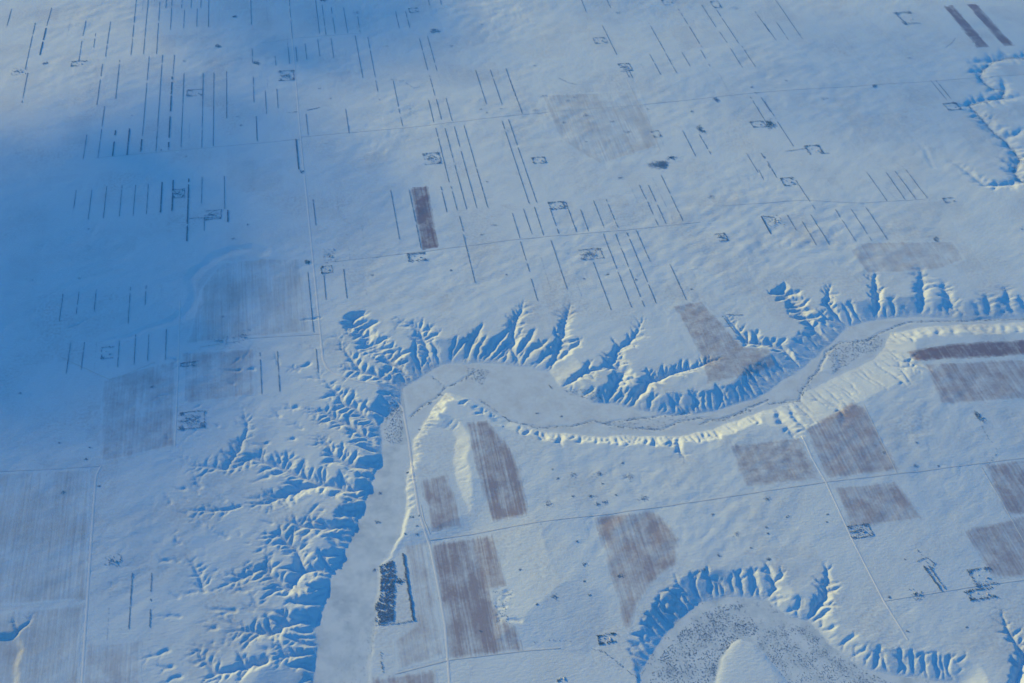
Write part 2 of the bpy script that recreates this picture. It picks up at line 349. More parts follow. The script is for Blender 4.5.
def field_material(name, cover, soil, rows=0.0, blotch=1/260):
    """snow-dusted stubble; cover = how much soil shows"""
    m, t, b = mat(name); P = pos(t)
    big = noise(t, P, blotch, 5, .62); small = noise(t, P, 1/30, 4, .7); tiny = noise(t, P, 1/14, 2, .6)
    row = noise(t, P, 1.0, 3, .6, (1/26, 1/900, 1/400)); swath = noise(t, P, 1.0, 2, .5, (1/90, 1/2500, 1/400))
    s = math_(t, 'ADD', math_(t, 'MULTIPLY', big, .8), math_(t, 'MULTIPLY', small, .35))
    s = math_(t, 'ADD', s, math_(t, 'MULTIPLY', row, .25+rows)); s = math_(t, 'ADD', s, math_(t, 'MULTIPLY', swath, .2+rows*.6))
    mean = .5*(.8+.35+.25+rows+.2+rows*.6)
    ed = node(t, 'ShaderNodeAttribute', attribute_name='edge').outputs['Fac']
    s = math_(t, 'ADD', s, math_(t, 'MULTIPLY', math_(t, 'SUBTRACT', ed, 1.0), .26))
    fac = ramp(t, math_(t, 'ADD', s, .5-mean + (cover-.5)*.55), [(.30, (0, 0, 0)), (.70, (1, 1, 1))])
    fac = math_(t, 'MULTIPLY', fac, min(.98, .35+cover*.75))
    col = mixc(t, tiny, tuple(c*.85 for c in soil), tuple(min(1, c*1.15) for c in soil))
    t.links.new(mixc(t, fac, SNOW, col), b.inputs['Base Color'])
    bump(t, b, math_(t, 'ADD', small, row), 2.5, .7); b.inputs['Roughness'].default_value = .9
    return m
SOIL = (.36, .25, .24)
m_fields = {'dark': field_material('stubble_dark', .85, (.28, .18, .17), .15), 'mid': field_material('stubble_brown', .62, SOIL, .2), 'rows': field_material('stubble_rows', .68, (.34, .24, .235), .4),
            'light': field_material('stubble_pale', .46, (.40, .31, .30), .12), 'faint': field_material('stubble_faint', .42, (.42, .34, .30), .2, 1/500), 'patchy': field_material('stubble_patchy', .58, (.34, .235, .22), .0, 1/130)}

def simple(name, col, rough=.85, var=.25, scale=1/9):
    m, t, b = mat(name); P = pos(t)
    t.links.new(mixc(t, noise(t, P, scale, 3), tuple(c*(1-var) for c in col), tuple(min(1, c*(1+var)) for c in col)), b.inputs['Base Color']); b.inputs['Roughness'].default_value = rough
    return m
m_tree = simple('frosted_twigs', (.21, .225, .26), .9); m_bark = simple('bark', (.07, .055, .045)); m_ever = simple('spruce_needles', (.09, .105, .10))
m_shrub = simple('frosted_willow', (.12, .125, .135), .9)
m_wall = simple('painted_siding', (.62, .60, .56)); m_red = simple('red_barn_boards', (.26, .07, .05)); m_roof = simple('snowy_roof', (.74, .75, .77)); m_dark = simple('dark_opening', (.05, .05, .05)); m_bin = simple('galvanised_steel', (.5, .51, .53), .45)
m_road, t, b = mat('packed_snow_road'); P = pos(t)
t.links.new(mixc(t, noise(t, P, 1/40, 4, .6), (.78, .76, .74), (.90, .90, .90)), b.inputs['Base Color'])
m_trail, t, b = mat('drifted_trail'); P = pos(t)
t.links.new(mixc(t, noise(t, P, 1/55, 4, .7), (.52, .49, .46), (.86, .86, .86)), b.inputs['Base Color'])
m_ice, t, b = mat('snow_on_river_ice'); P = pos(t)
t.links.new(mixc(t, ramp(t, noise(t, P, 1/210, 6, .65), [(.42, (0, 0, 0)), (.66, (1, 1, 1))]), (.79, .84, .875), (.58, .64, .69)), b.inputs['Base Color'])
bump(t, b, noise(t, P, 1/40, 4, .6), 2.0, .5)

# ------------------------------------------------------------------ object helpers
def link(name, me, m=None, parent=None):
    o = bpy.data.objects.new(name, me); C.objects.link(o)
    if m and not me.materials: me.materials.append(m)
    if parent: o.parent = parent
    return o
def npmesh(name, v, f, smooth=False):
    me = bpy.data.meshes.new(name); v = np.asarray(v, np.float32); f = np.asarray(f, np.int32); k = f.shape[1]
    me.vertices.add(len(v)); me.vertices.foreach_set('co', v.ravel()); me.loops.add(f.size); me.loops.foreach_set('vertex_index', f.ravel())
    me.polygons.add(len(f)); me.polygons.foreach_set('loop_start', np.arange(0, f.size, k, dtype=np.int32))
    me.polygons.foreach_set('use_smooth', np.full(len(f), smooth, bool)); me.update(calc_edges=True); return me
def tag(o, label, cat=None, group=None, kind=None):
    o['label'] = label
    if cat: o['category'] = cat
    if group: o['group'] = group
    if kind: o['kind'] = kind
    return o
used = {}
def tagu(o, label, cat, group=None):
    if label in used: print('SAME LABEL', label)
    used[label] = 1; return tag(o, label, cat, group)

# ------------------------------------------------------------------ ground sheet
idx = np.arange(NX*NY, dtype=np.int32).reshape(NY, NX)
quads = np.stack([idx[:-1, :-1], idx[:-1, 1:], idx[1:, 1:], idx[1:, :-1]], -1)
V = np.stack([X, Y, H], -1).reshape(-1, 3)
g = link('ground', npmesh('ground', V, quads.reshape(-1, 4), True), m_snow)
tag(g, 'snow covered prairie plain cut by a frozen river valley and its gullies', kind='structure')

def drape(name, polys, m, lift, label, keep=None):
    """a sheet over the ground cells inside these outlines, standing a little proud of them"""
    cx = (X[:-1, :-1]+X[1:, 1:])/2; cy = (Y[:-1, :-1]+Y[1:, 1:])/2; msk = np.zeros(cx.shape, bool)
    for poly in polys:
        pa = np.array(poly); iy, ix = win(pa[:, 0].min()-50, pa[:, 0].max()+50, pa[:, 1].min()-50, pa[:, 1].max()+50)
        iy = slice(iy.start, min(iy.stop, NY-1)); ix = slice(ix.start, min(ix.stop, NX-1))
        jx = 14*perlin(cx[iy, ix]/70, cy[iy, ix]/70, 81)+8*perlin(cx[iy, ix]/25, cy[iy, ix]/25, 82); msk[iy, ix] |= inside(poly, cx[iy, ix]+jx, cy[iy, ix]+jx)
    if keep is not None: msk &= keep
    q = quads[msk]; u, inv = np.unique(q, return_inverse=True); v = V[u].copy(); v[:, 2] += lift
    dm = np.full(len(v), 1e9)                      # how far in from the field's edge: drifts lap over it
    for poly in polys:
        for p, e in zip(poly, poly[1:]+poly[:1]):
            dx, dy = e-p; t_ = np.clip(((v[:, 0]-p[0])*dx+(v[:, 1]-p[1])*dy)/max(dx*dx+dy*dy, 1), 0, 1); dm = np.minimum(dm, np.hypot(v[:, 0]-p[0]-t_*dx, v[:, 1]-p[1]-t_*dy))
    me = npmesh(name, v, inv.reshape(-1, 4), True); at_ = me.attributes.new('edge', 'FLOAT', 'POINT'); at_.data.foreach_set('value', np.clip(dm/45, 0, 1).astype(np.float32))
    return tag(link(name, me, m), label, kind='structure')

ice_keep = (H[:-1, :-1] < FLOOR+2.2)
ice = [(403, 392), (398, 404), (381, 424), (383, 452), (370, 489), (361, 511), (351, 539), (337, 568), (330, 587), (323, 605), (316, 623), (313, 700), (364, 700), (375, 626), (377, 567), (400, 536), (406, 500), (404, 470), (408, 440)]
drape('river_ice', [[at(x, y, FLOOR) for x, y in ice]], m_ice, .2, 'smooth wide river flat of snow covered ice between the gullied bank and the road', ice_keep)
drape('river_ice', [[at(x, y, FLOOR) for x, y in loop]], m_ice, .2, 'frozen river bend dotted with brush at the lower edge of the view', ice_keep)

m_meadow, t, b = mat('frozen_meadow'); P = pos(t)
mead = math_(t, 'ADD', math_(t, 'MULTIPLY', noise(t, P, 1/190, 6, .7), .7), math_(t, 'MULTIPLY', noise(t, P, 1/36, 4, .7), .3))
t.links.new(mixc(t, math_(t, 'MULTIPLY', ramp(t, mead, [(.42, (0, 0, 0)), (.62, (1, 1, 1))]), node(t, 'ShaderNodeAttribute', attribute_name='edge').outputs['Fac']), SNOW, (.70, .72, .73)), b.inputs['Base Color']); bump(t, b, noise(t, P, 1/30, 4, .6), 3.0, .6)
drape('meadow', [[at(x, y, FLOOR) for x, y in foot_up + [(410, 420), (424, 425), (432, 408)] + foot_south]], m_meadow, .25, 'mottled frozen meadow along the winding creek in the main valley', ice_keep)
# fields
FIELDS = [
 ('dark', zr(255, 170, (605, 72), (675, 60), (717, 303), (650, 312)), 'narrow dark stubble strip standing alone among the tree rows'),
 ('patchy', [(672, 306), (702, 300), (728, 330), (742, 345), (770, 350), (778, 366), (752, 378), (706, 384), (700, 356)], 'dark broken stubble field on the valley brink above the deepest gullies'),
 ('light', zr(764, 170, (330, 312), (400, 280), (740, 275), (790, 350), (700, 385), (590, 402), (400, 405)), 'pale pinkish stubble field above the gullied bank in the upper right'),
 ('dark', zr(764, 340, (555, 44), (760, 12), (1060, -4), (1060, 56), (800, 72), (590, 82)), 'long dark field band along the bright valley rim at the right edge'),
 ('mid', zr(764, 340, (625, 92), (800, 84), (1000, 74), (1060, 80), (1060, 225), (960, 238), (690, 250)), 'brown stubble field just below the dark band at the right edge'),
 ('mid', zr(764, 340, (160, 345), (340, 240), (395, 262), (530, 508), (240, 548)), 'large brown field between two field lanes below the bright rim'),
 ('patchy', [(728, 445), (800, 437), (821, 480), (745, 488)], 'patchy brown field left of the lane crossing'),
 ('mid', [(833, 486), (895, 481), (925, 519), (850, 529)], 'brown field hanging below the long straight road'),
 ('mid', [(984, 464), (1050, 455), (1050, 514), (1006, 516)], 'brown field at the right edge touching the straight road'),
 ('mid', [(962, 530), (1050, 508), (1050, 576), (994, 578)], 'brown field crossed by a pale trail at the right edge'),
 ('mid', zr(510, 508, (325, 35), (575, 5), (660, 120), (655, 220), (560, 290), (490, 400), (468, 484), (440, 450)), 'dark tapering field that runs down to the river bend'),
 ('rows', [(465, 423), (486, 420), (505, 440), (520, 466), (529, 515), (491, 523), (479, 482)], 'striped field on the spur above the terrace slope'),
 ('mid', [(419, 480), (446, 474), (459, 505), (463, 527), (431, 532)], 'small dark field tucked between the road and the scalloped slope'),
 ('rows', [(430, 544), (493, 533), (503, 570), (507, 585), (493, 590), (494, 604), (504, 618), (515, 626), (524, 651), (447, 660)], 'large striped brown field right of the valley road'),
 ('light', [(402, 545), (425, 541), (446, 657), (398, 671), (392, 640), (415, 625), (408, 560)], 'pale brown strip between the dense grove and the valley road'),
 ('mid', [(372, 678), (436, 669), (440, 700), (368, 700)], 'brown field corner under the pale strip at the lower edge'),
 ('light', [(101, 380), (140, 368), (177, 360), (175, 446), (100, 464)], 'faint grey field beside the left lane'),
 ('faint', [(-40, 474), (91, 468), (86, 600), (-40, 610)], 'faint grazed field at the left edge beside the straight road'),
 ('light', [(85, 642), (142, 640), (141, 700), (80, 700)], 'faint striped field at the lower left beside the straight road'),
 ('faint', [(200, 290), (220, 262), (262, 258), (300, 258), (312, 332), (186, 344)], 'smooth blue field inside the curved scarp'),
 ('light', [(181, 352), (255, 348), (256, 395), (182, 405)], 'faint grey field under the scattered farm trees'),
 ('dark', zr(764, 0, (698, 25), (738, 21), (884, 186), (835, 188)), 'dark purple stubble strip at the top right, left one of the pair'),
 ('dark', zr(764, 0, (788, 16), (830, 15), (978, 178), (936, 181)), 'dark purple stubble strip at the top right, right one of the pair'),
 ('faint', [(540, 95), (640, 90), (660, 145), (600, 165), (560, 140)], 'faint brownish pasture below the upper crossroads'),
 ('faint', [(-40, 614), (85, 604), (80, 640), (80, 700), (-40, 700)], 'faint purple pasture at the lower left edge'),
]
for i, (k, pts, lab) in enumerate(FIELDS): drape('field', [[on(*p) for p in pts]], m_fields[k], .2+.02*i, lab)

# roads
def road(pts, width, m, label, name='road', lift=5.0, bank=True):
    q = np.array([on(*p) for p in pts]); out = [q[0]]
    for a, b in zip(q[:-1], q[1:]):
        n = max(1, int(np.hypot(*(b-a))/14))
        for k in range(1, n+1): out.append(a+(b-a)*k/n)
    out = np.array(out)
    for k in range(6 if len(pts) > 3 else 0): out[1:-1] = (out[:-2]+2*out[1:-1]+out[2:])/4
    d = np.gradient(out, axis=0); d /= np.maximum(np.hypot(d[:, 0], d[:, 1]), 1e-6)[:, None]; n = np.stack([-d[:, 1], d[:, 0]], 1)
    zc = ground(out[:, 0], out[:, 1])
    for s in (-1, 1): zc = np.maximum(zc, ground(out[:, 0]+s*n[:, 0]*width*.5, out[:, 1]+s*n[:, 1]*width*.5))
    k_ = np.ones(5)/5; zc = np.maximum(np.convolve(np.pad(zc, 2, mode='edge'), k_, 'valid'), zc)
    prof = [(-.5-.2, -3.0), (-.5, 1.2), (0, 1.7), (.5, 1.2), (.5+.2, -3.0)]
    v = []
    for f, dz in prof: v.append(np.column_stack([out+n*f*width, zc+dz]))
    v = np.stack(v, 1); N = len(out); ii = np.arange(N*5).reshape(N, 5)
    f = np.stack([ii[:-1, :-1], ii[1:, :-1], ii[1:, 1:], ii[:-1, 1:]], -1).reshape(-1, 4)
    return tag(link(name, npmesh(name, v.reshape(-1, 3), f[:, ::-1], False), m), label, kind='structure')
ROADS = [
 ([(286, -30), (289, 0), (300, 130), (311, 240), (321, 340)], 13, 0, 'straight snowy road running up the view past the blue field'),
 ([(321, 340), (323, 360), (327, 368), (336, 375), (352, 380), (374, 384), (386, 392), (397, 401), (403, 408), (406, 425), (409, 442), (414, 480), (419, 512), (424, 528), (430, 545)], 15, 0, 'road winding down the breaks and across the valley'),
 ([(430, 545), (438, 585), (445, 625), (451, 700)], 14, 0, 'straight road along the foot of the striped field'),
 ([(101, 466), (96, 476), (93, 515), (88, 590), (82, 683), (81, 710)], 13, 0, 'straight double track road at the lower left'),
 ([(-30, 472), (40, 470), (101, 466)], 9, 1, 'faint lane meeting the lower left road'),
 ([(180, 300), (179, 340), (177, 400), (175, 446)], 10, 0, 'thin pale lane beside the faint grey field on the left'),
 ([(430, 540), (520, 525), (600, 515), (680, 504), (765, 491), (826, 482), (914, 472), (1040, 456)], 10, 1, 'long straight road across the lower right fields'),
 ([(300, 137), (404, 128), (515, 115), (640, 105), (764, 92), (933, 81), (1040, 73)], 10, 1, 'faint straight road across the upper plain'),
 ([(330, 262), (420, 252), (510, 240), (625, 230), (700, 222)], 10, 1, 'faint straight road between the two blocks of tree rows'),
 ([(802, 436), (812, 458), (826, 482)], 12, 0, 'pale lane between the patchy field and the large brown field'),
 ([(826, 482), (838, 508), (855, 545), (885, 603), (908, 640)], 11, 0, 'straight lane running down past the farm yards'),
 ([(885, 601), (935, 593), (985, 585), (1040, 578)], 7, 1, 'farm lane joining the tree strips to the straight lane'),
 ([(864, 405), (880, 438), (897, 473)], 8, 1, 'faint field lane right of the large brown field'),
 ([(395, 674), (450, 660), (525, 651), (560, 648)], 9, 1, 'lane along the lower edge of the large striped field'),
 ([(60, 357), (110, 380), (120, 377), (155, 362)], 8, 1, 'faint trail under the left rows'),
 ([(200, 347), (255, 338), (321, 334)], 8, 1, 'faint lane along the foot of the blue field'),
 ([(262, 43), (295, 38), (362, 33)], 8, 1, 'faint lane in the cloud shadow near the upper edge'),
 ([(95, 158), (180, 150), (260, 143), (300, 139)], 8, 1, 'faint lane under the long block of tree rows'),
 ([(982, 468), (1000, 498), (1012, 520), (1040, 570)], 8, 1, 'field lane at the right edge between brown fields'),
 ([(400, 408), (396, 412), (391, 420)], 8, 0, 'short spur road at the valley crossing'),
 ([(720, 206), (800, 200), (860, 203), (925, 199)], 8, 1, 'faint lane at the head of the upper right rows'),
 ([(627, 80), (640, 107), (660, 150)], 7, 1, 'faint field lane at the upper crossroads'),
 ([(430, 534), (424, 520), (421, 505)], 8, 1, 'curved shortcut at the terrace crossroads'),
]
for pts, wd, k, lab in ROADS: road(pts, wd*(1.45 if k == 0 else 1.25), (m_road, m_trail)[k], lab)

# ------------------------------------------------------------------ trees
_p = (1+5**.5)/2
ICO = np.array([(-1, _p, 0), (1, _p, 0), (-1, -_p, 0), (1, -_p, 0), (0, -1, _p), (0, 1, _p), (0, -1, -_p), (0, 1, -_p), (_p, 0, -1), (_p, 0, 1), (-_p, 0, -1), (-_p, 0, 1)])/math.hypot(1, _p)
ICF = np.array([(0, 11, 5), (0, 5, 1), (0, 1, 7), (0, 7, 10), (0, 10, 11), (1, 5, 9), (5, 11, 4), (11, 10, 2), (10, 7, 6), (7, 1, 8), (3, 9, 4), (3, 4, 2), (3, 2, 6), (3, 6, 8), (3, 8, 9), (4, 9, 5), (2, 4, 11), (6, 2, 10), (8, 6, 7), (9, 8, 1)])
OCT = np.array([(1, 0, 0), (0, 1, 0), (-1, 0, 0), (0, -1, 0), (0, 0, 1), (0, 0, -1)], float)
OCF = np.array([(0, 1, 4), (1, 2, 4), (2, 3, 4), (3, 0, 4), (1, 0, 5), (2, 1, 5), (3, 2, 5), (0, 3, 5)])
def crowns(pts, h, r, base=(ICO, ICF), lo=.12):
    """ragged crowns at these places: heights h, radii r"""
    n = len(pts); bv, bf = base; k = len(bv)
    z = ground(pts[:, 0], pts[:, 1])
    v = bv[None]*(1+rng.uniform(-.32, .32, (n, k, 1)))
    v = v*np.stack([r, r, h*(1-lo)/2], -1)[:, None] + np.stack([pts[:, 0], pts[:, 1], z+h*(1+lo)/2], -1)[:, None]
    f = bf[None]+(np.arange(n)*k)[:, None, None]
    return v.reshape(-1, 3), f.reshape(-1, 3)
def stems(pts, h, r):
    n = len(pts); z = ground(pts[:, 0], pts[:, 1]); v = []
    for a in range(3):
        c, s = math.cos(a*2.094), math.sin(a*2.094)
        v.append(np.column_stack([pts[:, 0]+c*r, pts[:, 1]+s*r, z-.6])); v.append(np.column_stack([pts[:, 0]+c*r*.5, pts[:, 1]+s*r*.5, z+h*.6]))
    v = np.stack(v, 1).reshape(-1, 3); o = (np.arange(n)*6)[:, None, None]
    f = np.array([(0, 2, 1), (1, 2, 3), (2, 4, 3), (3, 4, 5), (4, 0, 5), (5, 0, 1)])[None]+o
    return v, f.reshape(-1, 3)
def wood(name, pts, h, r, m=None, lo=.12):
    """a stand of trees as one thing: stems with crowns"""
    pts = np.asarray(pts); h = np.asarray(h); r = np.asarray(r); c = pts.mean(0); cz = float(ground(c[0], c[1]))
    root = bpy.data.objects.new(name, None); C.objects.link(root); root.location = (c[0], c[1], cz); root.empty_display_size = 20
    v, f = crowns(pts, h, r, lo=lo); o = link('crown', npmesh('crown', v-np.array([c[0], c[1], cz]), f), m or m_tree, root); o['kind'] = 'stuff'
    v, f = stems(pts[::2], h[::2], h[::2]*.03+.15); o = link('trunk', npmesh('trunk', v-np.array([c[0], c[1], cz]), f), m_bark, root); o['kind'] = 'stuff'
    return root

BELTS = {
 (0, 0): [(45,35,25,105),(135,90,100,270),(105,285,88,400),(205,30,178,100),(180,110,152,215,2),(275,85,262,140,0),(338,80,320,140),(318,160,308,240),(372,130,365,195),(432,85,410,220),(513,0,507,40,0),(533,-30,512,215),
   (580,-30,560,210),(560,-20,555,50,0),(605,-20,600,45,0),(625,-30,612,210),(650,-20,647,30),(672,-20,665,115),(712,-20,708,30),(720,40,716,110),(748,-20,745,30),(770,35,767,105),(785,-20,783,28),(815,-20,813,105),
   (980,-20,979,95),(985,190,984,240),(400,250,377,410),(465,235,453,385),(582,220,555,530),(552,545,548,592,2),(634,215,608,590),(683,215,672,290),(670,300,657,582,2),(718,285,706,575),(740,480,737,572,0),
   (793,285,787,575),(836,285,831,570),(885,280,883,460),(990,300,989,400),(1000,460,1003,548),(407,415,383,615),(338,525,325,622),(450,510,438,610,2),(504,503,495,605,2)],
 (255, 0): [(45,-20,47,95,0),(133,-20,143,150),(235,-20,250,130),(262,20,276,135),(297,30,313,130),(345,30,362,130),(402,65,408,125),(548,45,563,108),(587,45,604,108),(672,-20,680,20),(720,-20,725,18),(127,170,135,248),
   (160,185,163,240),(195,170,202,232),(245,155,253,228),(297,150,306,225),(350,180,354,225,0),(390,140,421,303),(440,145,468,300),(470,315,486,390),(540,315,558,415),(560,425,577,492),(78,220,82,255),(40,355,44,443),(85,348,90,435),
   (5,455,8,550),(198,445,208,530),(353,425,367,520),(640,150,675,275),(672,140,710,275),(680,295,702,372),(715,290,722,318,0),(677,390,697,477),(707,387,727,465),(745,383,768,470),(860,275,903,405),(917,272,965,410),(980,268,1015,375),
   (705,500,757,710),(763,728,790,820),(738,500,828,815),(775,495,868,812),(813,490,910,808),(963,473,1070,793),(987,467,1101,789),(158,545,170,660,2),(180,545,190,665,0),(48,310,50,345,0)],
 (510, 0): [(275,-20,293,48),(375,-10,390,30),(500,-20,515,45,0),(360,100,415,212),(540,90,605,200),(607,208,650,285),(655,35,748,182),(745,195,778,258),(748,20,803,105),(815,125,848,165),(860,190,907,263),(805,40,893,168),(905,180,957,260),
   (955,45,1013,125),(493,215,535,295,0),(545,213,587,290),(670,205,703,258),(0,315,48,443),(452,275,463,300),(462,270,477,303),(820,290,850,357,0),(938,378,1000,480),(980,380,1014,435),(673,510,723,608),(735,525,785,600),(575,520,603,570,0),
   (922,600,968,672),(980,598,1013,655)],
 (764, 0): [(30,-30,142,152),(0,92,45,155),(50,88,93,155),(300,130,440,310,0),(650,315,712,388),(672,315,742,402),(0,395,45,462),(50,475,115,570),(0,610,43,683),(925,300,952,352,0)],
 (0, 170): [(297,80,288,148),(286,155,280,188,0),(358,78,345,192),(415,65,405,187),(475,62,467,180),(530,58,519,178),(578,55,572,172),(632,48,625,165,2),(675,40,670,160,2),(737,35,727,278,2),(790,28,785,130),(875,25,877,150),(888,158,888,203,2),
   (797,185,797,237),(245,485,232,590),(308,478,298,560),(375,468,368,553),(507,458,502,600),(570,450,567,525),(632,450,630,490,0)],
 (0, 340): [(277,12,257,130),(330,10,316,115),(375,10,370,110,0),(425,20,424,105,0),(465,5,460,105),(528,-20,525,95),(580,-20,577,80),(648,-40,647,75)],
 (255, 170): [(225,115,238,215),(322,110,326,165,0),(530,80,563,270),(600,75,648,305),(725,65,748,163),(797,180,813,238),(813,252,858,440),(417,215,421,268,0),(358,250,370,345,0),(193,235,197,300,0),(205,400,229,630),(270,410,275,505),
   (345,372,357,500),(425,418,433,485,0)],
 (510, 170): [(8,168,38,265),(50,152,92,265),(95,145,130,255),(155,150,190,248),(217,125,258,240),(275,155,305,238),(325,120,367,225),(375,115,395,165),(397,170,420,222),(505,60,525,105),(528,108,577,215),(540,60,607,208),(590,20,673,198),
   (460,50,500,125,0),(555,30,640,205,0),(490,235,547,355),(455,245,570,520),(412,250,522,533),(365,250,472,535),(622,368,688,505),(325,360,393,545),(160,275,222,465),(40,280,75,395),(82,425,107,510),(120,340,158,465,0),(225,320,233,360,0),
   (262,445,298,545,0),(980,182,1013,245,2),(975,0,985,38)],
 (764, 170): [(30,0,50,30),(120,40,200,150),(90,175,125,235),(148,200,203,292),(180,175,255,290),(278,155,357,277),(340,152,418,275),(397,147,480,270),(400,10,480,120),(478,10,548,115),(510,5,593,113),(553,0,637,108),(470,70,520,115,0),(0,205,25,250,2)],
 (255, 340): [(18,50,27,210),(86,45,97,200),(238,35,246,125)],
 (0, 508): [(430,290,420,510,0),(515,255,503,470),(592,255,588,325),(588,355,585,465)],
}
# blocks of rows, told apart by what lies about them (pixel boxes, first match wins)
BLOCKS = [
 ((0, 0, 115, 110), 'on the pale upper left corner'), ((115, 0, 232, 52), 'along the upper edge of the cloud shadow'), ((80, 50, 240, 165), 'in the long block inside the cloud shadow'),
 ((240, 0, 372, 36), 'above the faint lane near the upper edge'), ((240, 36, 350, 66), 'just below the faint lane near the upper edge'), ((240, 66, 350, 175), 'beside the upper stretch of the straight road'),
 ((350, 0, 420, 140), 'in the staggered pair right of the straight road'), ((385, 0, 450, 75), 'above the middle of the upper road'), ((415, 72, 465, 128), 'standing on the middle upper road'), ((465, 60, 525, 118), 'in the short trio above the upper road'),
 ((425, 120, 540, 245), 'in the long block hanging from the upper road'), ((560, 0, 720, 78), 'in the upper middle block of slanting rows'), ((650, 0, 760, 70), 'in the upper block right of the middle'), ((430, -5, 450, 12), 'cut by the upper edge near the middle'), ((715, 74, 735, 94), 'alone above the upper road right of the middle'), ((745, 0, 805, 42), 'at the upper edge near the pale hummocks'),
 ((500, 75, 545, 118), 'alone left of the faint brown pasture'), ((560, 60, 640, 80), 'beside the small farm above the crossroads'), ((640, 120, 720, 165), 'behind the largest farm grove'), ((740, 88, 800, 150), 'below the farm square on the upper right'),
 ((740, 148, 830, 215), 'stepping down toward the scattered groves'), ((820, 25, 885, 85), 'in the blue upper right'), ((920, 75, 960, 110), 'of the pair above the gully farm'), ((990, 70, 1024, 95), 'inside the upper right breaks'),
 ((0, 170, 235, 235), 'of the even file on the blue plain'), ((0, 280, 180, 330), 'in the blue shade above the left trail'), ((0, 330, 180, 378), 'of the block above the faint grey field'), ((300, 185, 375, 305), 'beside the farm trees on the straight road'),
 ((300, 270, 320, 335), 'hugging the straight road above the breaks'), ((375, 185, 432, 255), 'beside the narrow dark strip'), ((435, 185, 480, 290), 'right of the narrow dark strip'), ((505, 190, 625, 235), 'above the road in the middle block'),
 ((505, 235, 700, 312), 'below the road in the middle block'), ((620, 170, 700, 226), 'fanning out right of the middle block'), ((755, 205, 895, 250), 'in the block above the pinkish field'), ((860, 165, 935, 205), 'near upper right breaks'),
 ((250, 345, 330, 400), 'above the left breaks'), ((90, 560, 165, 645), 'at the lower left beside the double track road'), ((735, 170, 800, 240), 'by the scattered groves on the right'),
]
ORD = 'first second third fourth fifth sixth seventh eighth ninth tenth eleventh twelfth thirteenth fourteenth fifteenth sixteenth seventeenth eighteenth nineteenth twentieth'.split()
belts = []
for (ox, oy), L in BELTS.items():
    for e in L:
        x0, y0, x1, y1 = (ox+e[0]/ZS, oy+e[1]/ZS, ox+e[2]/ZS, oy+e[3]/ZS); belts.append((x0, y0, x1, y1, e[4] if len(e) > 4 else 1))
blocked = {}
for bt in belts:
    mx, my = (bt[0]+bt[2])/2, (bt[1]+bt[3])/2
    ph = next((p for (a, b_, c, d), p in BLOCKS if a <= mx <= c and b_ <= my <= d), None)
    if ph is None: print('NO BLOCK', round(mx), round(my)); ph = 'standing apart'
    blocked.setdefault(ph, []).append(bt)
for ph, L in blocked.items():
    L.sort(key=lambda q: (q[0]+q[2])/2)
    for i, (x0, y0, x1, y1, k) in enumerate(L):
        a, b_ = on(x0, y0), on(x1, y1); mx = (a[0]+b_[0])/2
        a = np.array([a[0]*.35+mx*.65, a[1]]); b_ = np.array([b_[0]*.35+mx*.65, b_[1]])
        n = max(4, int(np.hypot(*(b_-a))/(9.5 if k else 18))); tt = np.linspace(0, 1, n)
        pts = a+(b_-a)*tt[:, None]+rng.normal(0, .9, (n, 2)); keep = rng.random(n) > (.04 if k else .3)
        gap = perlin(tt*n*8.5/160, np.full(n, i*7.3+len(ph)), 91) < (.36 if k else .2); keep &= gap; keep[0] = keep[-1] = True
        pts = pts[keep]; n = len(pts)
        if k == 2: pts = np.concatenate([pts, pts+np.array([9, 2])]); n *= 2
        hs = rng.uniform(.75, 1.25, n)*(3.6, 5.4, 7.0)[k]; rs = rng.uniform(.75, 1.3, n)*(3.0, 4.5, 5.2)[k]
        o = wood('shelterbelt', pts, hs, rs)
        adj = ('faint', 'thin dark', 'thick dark')[k]; ln = ''
        pl = '' if len(L) == 1 else f', {ORD[i]} from left' if len(L) <= 20 else f', number {i+1} from left'
        tagu(o, f'{adj} {ln}tree row {ph}{pl}', 'tree row', 'field shelterbelts of the plain')

# ------------------------------------------------------------------ farm buildings (copied into the yards)
def boxm(name, w_, d_, h_):
    x, y = w_/2, d_/2; v = [(-x, -y, -1), (x, -y, -1), (x, y, -1), (-x, y, -1), (-x, -y, h_), (x, -y, h_), (x, y, h_), (-x, y, h_)]
    return npmesh(name, v, [(3, 2, 1, 0), (4, 5, 6, 7), (0, 1, 5, 4), (1, 2, 6, 5), (2, 3, 7, 6), (3, 0, 4, 7)])
def gable(name, w_, d_, z0, rise, hip=0):
    x, y = w_/2+.5, d_/2+.6; h = z0+rise; me = bpy.data.meshes.new(name)
    me.from_pydata([(-x, -y, z0), (x, -y, z0), (x, y, z0), (-x, y, z0), (-x+hip, 0, h), (x-hip, 0, h)], [], [(0, 1, 5, 4), (2, 3, 4, 5), (1, 2, 5), (3, 0, 4), (3, 2, 1, 0)]); return me
def gambrel(name, w_, d_, z0):
    x, y = w_/2+.4, d_/2+.5; me = bpy.data.meshes.new(name); prof = [(-y, z0), (-y*.62, z0+3.6), (0, z0+5.4), (y*.62, z0+3.6), (y, z0)]
    v = [(s, a, b) for s in (-x, x) for a, b in prof]
    me.from_pydata(v, [], [(0, 1, 6, 5), (1, 2, 7, 6), (2, 3, 8, 7), (3, 4, 9, 8), (0, 4, 3, 2, 1), (5, 6, 7, 8, 9), (5, 9, 4, 0)]); return me
hw, hr, hd, hc = boxm('wall', 13, 9, 3.4), gable('roof', 13, 9, 3.45, 3.0), boxm('door', 1.4, .3, 2.1), boxm('chimney', 1, 1, 7.2)
bw, br, bd = boxm('wall', 24, 14, 5), gambrel('roof', 24, 14, 5.05), boxm('door', 4.5, .3, 4)
